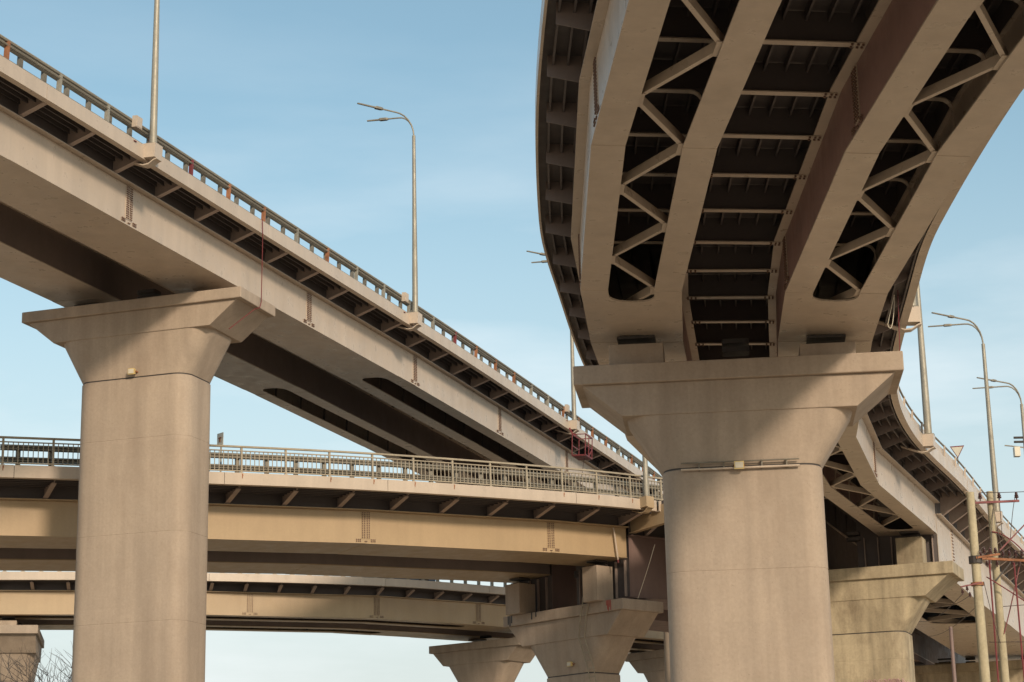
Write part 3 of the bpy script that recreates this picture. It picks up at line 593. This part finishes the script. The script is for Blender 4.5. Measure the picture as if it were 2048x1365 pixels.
for z, r in ((10.56, .018), (10.41, .026)):
    mb = MB(); mb.tube([(-1.36, -1.06, z), (1.28, -1.06, z)], r, 8); obj('pipe', mb.mesh('pipe', PAINT if z < 10.5 else GALV_D, 50), T, p_R1[1])
for x in (-.95, -.4, .45, 1.0):
    mb = MB(); mb.box((x, -1.0, 10.48), (.035, .1, .2)); obj('clip', mb.mesh('clip', GALV_D), T, p_R1[1])
T = thing('access_ladder', in_pier(p_M, 1.4, -1, 9), 'narrow steel ladder bent over the head of the ladder pier', 'ladder')
lp = [(1.5, -1.17, 11.95), (1.48, -1.19, 11.62), (1.34, -1.18, 11.26), (1.12, -1.10, 10.45), (1.5, -1.02, 9.25), (1.6, -1.0, 8.6), (1.66, -1.0, 4.0)]
lv = [Vector(p) for p in lp]
for sx in (-.16, .16):
    mb = MB()
    mb.tube([p + Vector((sx, 0, 0)) for p in lv], .024, 6); obj('stile', mb.mesh('stile', RAILP), T, p_M[1])
tot = 0
rung = MB(); rung.bar((-.16, 0, 0), (.16, 0, 0), .03, .03); rung = rung.mesh('rung', RAILP)
for a, b in zip(lv[:-1], lv[1:]):
    n = max(1, int((b - a).length / .3))
    for k in range(n): obj('rung', rung, T, p_M[1] @ Matrix.Translation(a.lerp(b, k / n)))
for x, hgt in ((3.1, .2), (3.16, .36), (3.21, .42), (3.27, .27), (3.33, .38)):     # rust run on the cap edge
    mb = MB(); mb.box((x - .55, -1.1035, 11.7 - hgt / 2), (.035, .005, hgt)); obj('rust_stain', mb.mesh('rust_stain', RSTAIN), p_M[0], p_M[1])
for x, hgt in ((-3.1, .34), (-3.0, .42), (-2.9, .3), (-1.7, .28), (-1.45, .2)):
    mb = MB(); mb.box((x, -1.1035, 11.7 - hgt / 2), (.07, .005, hgt)); obj('damp_stain', mb.mesh('damp_stain', DARK), p_M[0], p_M[1])
# scribbled spray paint low on the stained pier
rg = random.Random(11)
for k in range(9):
    x = .35 + k * .17; pts = [(x + .09 * math.sin(t * 1.9 + k), -.982, 8.02 + .13 * math.sin(t * 2.7 + k * 1.3)) for t in np.linspace(0, 3.2, 14)]
    mb = MB(); 
    for a, b in zip(pts[:-1], pts[1:]): mb.bar(a, b, .012, .03, 0, (0, 1, 0))
    obj('spray_stroke', mb.mesh('spray_stroke', GRAF), p_R2[0], p_R2[1])

# ------------------------------------------------------------------ signs and a car on the decks
T = thing('road_sign', (-10.05, 67.2, 14.7), 'back of a small rectangular road sign above the balustrade', 'road sign')
mb = MB(); mb.box((0, 0, 0), (.36, .02, .44)); RS = Matrix.Translation((-10.06, 67, 16.32)) @ Matrix.Rotation(R_(-48), 4, 'Z'); obj('plate', mb.mesh('plate', WHITE), T, RS)
mb = MB(); mb.box((0, -.02, .05), (.16, .03, .04)); mb.box((0, -.02, -.03), (.05, .03, .14)); obj('clamp', mb.mesh('clamp', RUST), T, RS)
mb = MB(); mb.tube([(-10.03, 67.02, 14.6), (-10.03, 67.02, 16.4)], .03, 8); build(mb, 'post', GALV, T)
T = thing('road_sign', (17.95, 80, 15.3), 'downward pointing triangular sign with red edge on the right ramp', 'road sign')
TS = Matrix.Translation((18.05, 80, 18.0)) @ Matrix.Rotation(R_(-18), 4, 'Z')
for nm, k, y, m_ in (('border', 1.0, 0, RED), ('face', .8, -.012, WHITE)):
    tri = [Vector((-.29, 0, .24)) * k, Vector((.29, 0, .24)) * k, Vector((0, 0, -.27)) * k]; mb = MB(); mb.loft([[p + Vector((0, y - .008, 0)) for p in tri], [p + Vector((0, y + .008, 0)) for p in tri]]); obj(nm, mb.mesh(nm, m_), T, TS)
mb = MB(); mb.tube([(18.05, 80.04, 15.2), (18.05, 80.04, 18.1)], .03, 8); build(mb, 'post', GALV, T)
F = PF.frame(45.2, 5.0, 1.93); T = thing('car', F.translation, 'blue grey car passing on the farthest viaduct, mostly hidden', 'car')
def cprof(pr, w_, nm, m_):
    mb = MB(); mb.loft([[(-w_ / 2, y, z) for y, z in pr], [(w_ / 2, y, z) for y, z in pr]]); o = obj(nm, mb.mesh(nm, m_), T, F); bm = o.modifiers.new('edge', 'BEVEL'); bm.width = .06; bm.segments = 2; return o
cprof([(-2.1, .3), (2.1, .3), (2.15, .62), (1.2, .88), (-1.95, .92), (-2.15, .6)], 1.74, 'body', CARP); cprof([(-1.9, .9), (1.05, .88), (.35, 1.40), (-1.2, 1.42)], 1.5, 'glasshouse', GLASSM); cprof([(-1.25, 1.40), (.4, 1.38), (.3, 1.46), (-1.1, 1.48)], 1.48, 'roof', CARP)
for x in (-.78, .78):
    for y in (-1.3, 1.35):
        mb = MB(); mb.tube([(x - .1, y, .31), (x + .1, y, .31)], .31, 14); obj('wheel', mb.mesh('wheel', DARK, 40), T, F)

# ------------------------------------------------------------------ utility poles with crossarms and wires
def insul(T, part, p, s_=1.0):
    mb = MB(); x, y, z = p; pr = [(.018, 0), (.018, .05), (.055, .06), (.06, .09), (.03, .10), (.05, .115), (.052, .135), (.028, .145), (.04, .16), (.03, .2), (.012, .21)]
    mb.loft([[Vector((x + r * s_ * math.cos(2*math.pi*k/10), y + r * s_ * math.sin(2*math.pi*k/10), z + h * s_)) for k in range(10)] for r, h in pr])
    o = bpy.data.objects.new('insulator', mb.mesh('insulator', CERAM, 40)); COL.objects.link(o); o.parent = part
def upole(x, y, top, r0, r1, label, m_=None):
    T = thing('utility_pole', (x, y, 0), label, 'utility pole'); mb = MB(); mb.tube([(x, y, -.3), (x, y, top * .5), (x, y, top)], [r1, (r0 + r1) / 2, r0], 14); build(mb, 'pole', m_ or WOOD, T, 50); return T
T1 = upole(11.52, 50, 10.83, .10, .165, 'thicker bare grey utility pole standing left of its twin')
T2 = upole(12.16, 50.6, 10.95, .085, .13, 'slimmer utility pole with red steel crossarms and insulators')
def arm(T, a, b, s_, m_=RED, nm='crossarm'): mb = MB(); mb.bar(a, b, s_, s_); return build(mb, nm, m_, T)
ca = arm(T2, (11.63, 50.46, 10.64), (12.86, 50.46, 10.67), .055)
for x in (11.87, 12.36, 12.80): insul(T2, ca, (x, 50.46, 10.69), 1.0)
cb = arm(T2, (11.66, 50.42, 9.22), (12.98, 50.42, 9.12), .06, RUST)
for x in (11.75, 12.02, 12.32, 12.48, 12.64, 12.80, 12.94): insul(T2, cb, (x, 50.42, 9.20), .95)
for x in (11.9, 12.16, 12.55, 12.72): insul(T2, cb, (x, 50.42, 8.98), .8)
cc = arm(T2, (12.25, 50.42, 9.40), (13.1, 50.42, 10.2), .035, RED, 'brace'); arm(T2, (12.02, 50.44, 8.55), (12.6, 50.44, 9.2), .035, DARK, 'brace')
cd = arm(T1, (11.5, 49.84, 9.14), (12.1, 49.84, 9.22), .05, RUST)
for x in (11.72, 11.86, 12.0): insul(T1, cd, (x, 49.84, 9.2), .9)
mb = MB(); mb.tube([(11.52, 50, 9.02), (11.52, 50, 9.2)], .17, 12); build(mb, 'clamp', DARK, T1)
ce = arm(T1, (11.06, 49.85, 8.42), (11.6, 49.85, 8.52), .035, RED); mb = MB(); mb.tube([(11.52, 50, 8.46), (11.52, 50, 8.54)], .165, 12); build(mb, 'clamp', RUST, T1)
for p in ((11.1, 49.85, 8.22), (11.22, 49.85, 8.3), (11.28, 49.85, 8.14)): insul(T1, ce, p, .7)
T3 = upole(13.35, 62, 8.83, .055, .075, 'short thin grey post in shade between stained pier and twin poles', PAINT_D)  # post coloured dark to stand in for the shade on it
for a, b, lb in (((11.91, 50.2, 9.12), (11.85, 50.2, .0), 'thin red rod running down between the twin utility poles'), ((12.53, 50.2, 9.05), (12.56, 50.2, 0), 'thin red rod running down right of the twin utility poles')):
    mb = MB(); mb.tube([a, b], .022, 6); o = build(mb, 'ground_rod', RED); tag(o, lb, 'rod', 'red rods at the utility poles')
W_ = [((11.87, 50.46, 10.9), (20, 47, 11.5), .35, 'upper wire leaving the first crossarm insulator to the right'), ((12.36, 50.46, 10.9), (12.34, 50.42, 9.4), .0, 'short jumper wire between upper and lower crossarms'), ((12.80, 50.46, 10.9), (12.5, 50.42, 9.4), -.15, 'looping jumper wire hanging from the outer insulator'),
      ((12.94, 50.42, 9.35), (22, 47.5, 9.6), .3, 'middle wire leaving the lower crossarm to the right'), ((11.28, 49.85, 8.2), (20.0, 100, 15.0), .5, 'long wire running back under the viaducts from the small bracket'), ((11.1, 49.85, 8.25), (20.2, 105, 14.6), .6, 'second long wire running back beside the stained pier'),
      ((11.7, 50, 7.05), (24, 46, 7.4), .25, 'low straight wire crossing right from the thicker pole'), ((11.83, 50.3, 8.72), (13.4, 50.3, 7.6), -.02, 'red stay sloping down to the right from the poles'), ((11.66, 49.9, 8.55), (11.95, 49.9, 7.0), .1, 'dark slack wire hanging along the thicker pole'), ((12.02, 50.4, 9.3), (12.2, 50.5, 10.5), -.12, 'short curved wire rising along the slimmer pole')]
W_ += [((11.52, 49.8, 9.1), (11.75, 49.84, 9.4), -.1, 'short dark loop at the clamp of the thicker pole'), ((11.86, 49.84, 9.4), (12.02, 50.42, 9.4), .14, 'slack jumper between the two poles below the crossarm'), ((12.32, 50.42, 9.4), (12.2, 50.5, 10.6), .1, 'jumper wire up the right face of the slimmer pole'),
       ((12.64, 50.42, 9.38), (19, 48, 9.2), .3, 'sagging wire from the middle of the lower crossarm to the right'), ((12.48, 50.42, 9.38), (19, 48, 8.6), .3, 'lower sagging wire from the crossarm to the right'), ((11.6, 49.95, 8.1), (20.1, 102, 13.2), .5, 'third wire running back under the deep girders'), ((12.2, 50.6, 8.0), (19.5, 48.5, 8.9), .2, 'wire climbing right from the slimmer pole'),
       ((12.1, 50.5, 9.9), (12.9, 50.42, 9.3), -.12, 'red cable arching over the lower crossarm'), ((12.2, 50.5, 7.3), (12.75, 50.45, 9.1), .05, 'red stay from the slimmer pole up to the crossarm end'), ((11.62, 50, 10.3), (12.05, 50.5, 9.7), .18, 'loose wire hung between the pole tops')]
for a, b, d, lb in W_: cable(lb, sag(a, b, d, 14), .009 if 'red' not in lb else .016, RED if 'red' in lb else CABLE, 'wire', 'wires at the utility poles')
# small box and knobs on the farthest right lamp
q = PR.pt(107.3, 7.85, 1.97); cx_, cy_ = q[0], q[1]
T = thing('camera_housing', (cx_ - .4, cy_, 20.0), 'small white camera box with short arm on the farthest right lamp post', 'camera')
mb = MB(); mb.box((cx_ - .42, cy_ - .02, 20.1), (.26, .32, .44)); build(mb, 'box', WHITE, T); mb = MB(); mb.bar((cx_ - .95, cy_ - .02, 20.42), (cx_ - .02, cy_ - .02, 20.3), .05, .05); build(mb, 'arm', GALV_D, T)
for z in (20.58, 20.78): mb = MB(); mb.tube([(cx_ - .5, cy_, z), (cx_ - .04, cy_, z)], .055, 8); build(mb, 'knob', DARK, T)

# ------------------------------------------------------------------ bare tree
def tree(x, y, h, label, seed):
    rr = random.Random(seed); T = thing('bare_tree', (x, y, 0), label, 'tree'); tr = MB(); tw = MB()
    def grow(p, d, l, r, dep):
        q = p; pts = [p]; dd = d
        for k in range(4):
            dd = (dd + Vector((rr.uniform(-.16, .16), rr.uniform(-.16, .16), rr.uniform(-.04, .12)))).normalized(); q = q + dd * l / 4; pts.append(q)
        (tr if dep < 2 else tw).tube(pts, [r * (1 - .12 * k) for k in range(5)], 6 if dep < 3 else 4)
        if dep >= 6: return
        for k in range(3 if dep < 5 else 2):
            a = pts[rr.choice((2, 3, 4))] if k else pts[-1]; sp = .55 + .1 * dep
            nd = (dd + Vector((rr.uniform(-sp, sp), rr.uniform(-sp, sp), rr.uniform(-.15, .35)))).normalized()
            grow(a, nd, l * rr.uniform(.62, .82), r * .6, dep + 1)
    grow(Vector((x, y, -.1)), Vector((0, 0, 1)), h * .36, h * .016, 0)
    grow(Vector((x, y, h * .2)), Vector((.12, .05, 1)).normalized(), h * .30, h * .011, 1)
    build(tr, 'trunk', BARK, T); o = build(tw, 'crown', BARK, T); o['kind'] = 'stuff'
tree(-19.6, 87, 10.9, 'leafless tree with bare twigs at the lower left beside the front pier', 5)
tree(-18.4, 90, 10.2, 'smaller leafless tree mostly behind the tall left pier', 9)
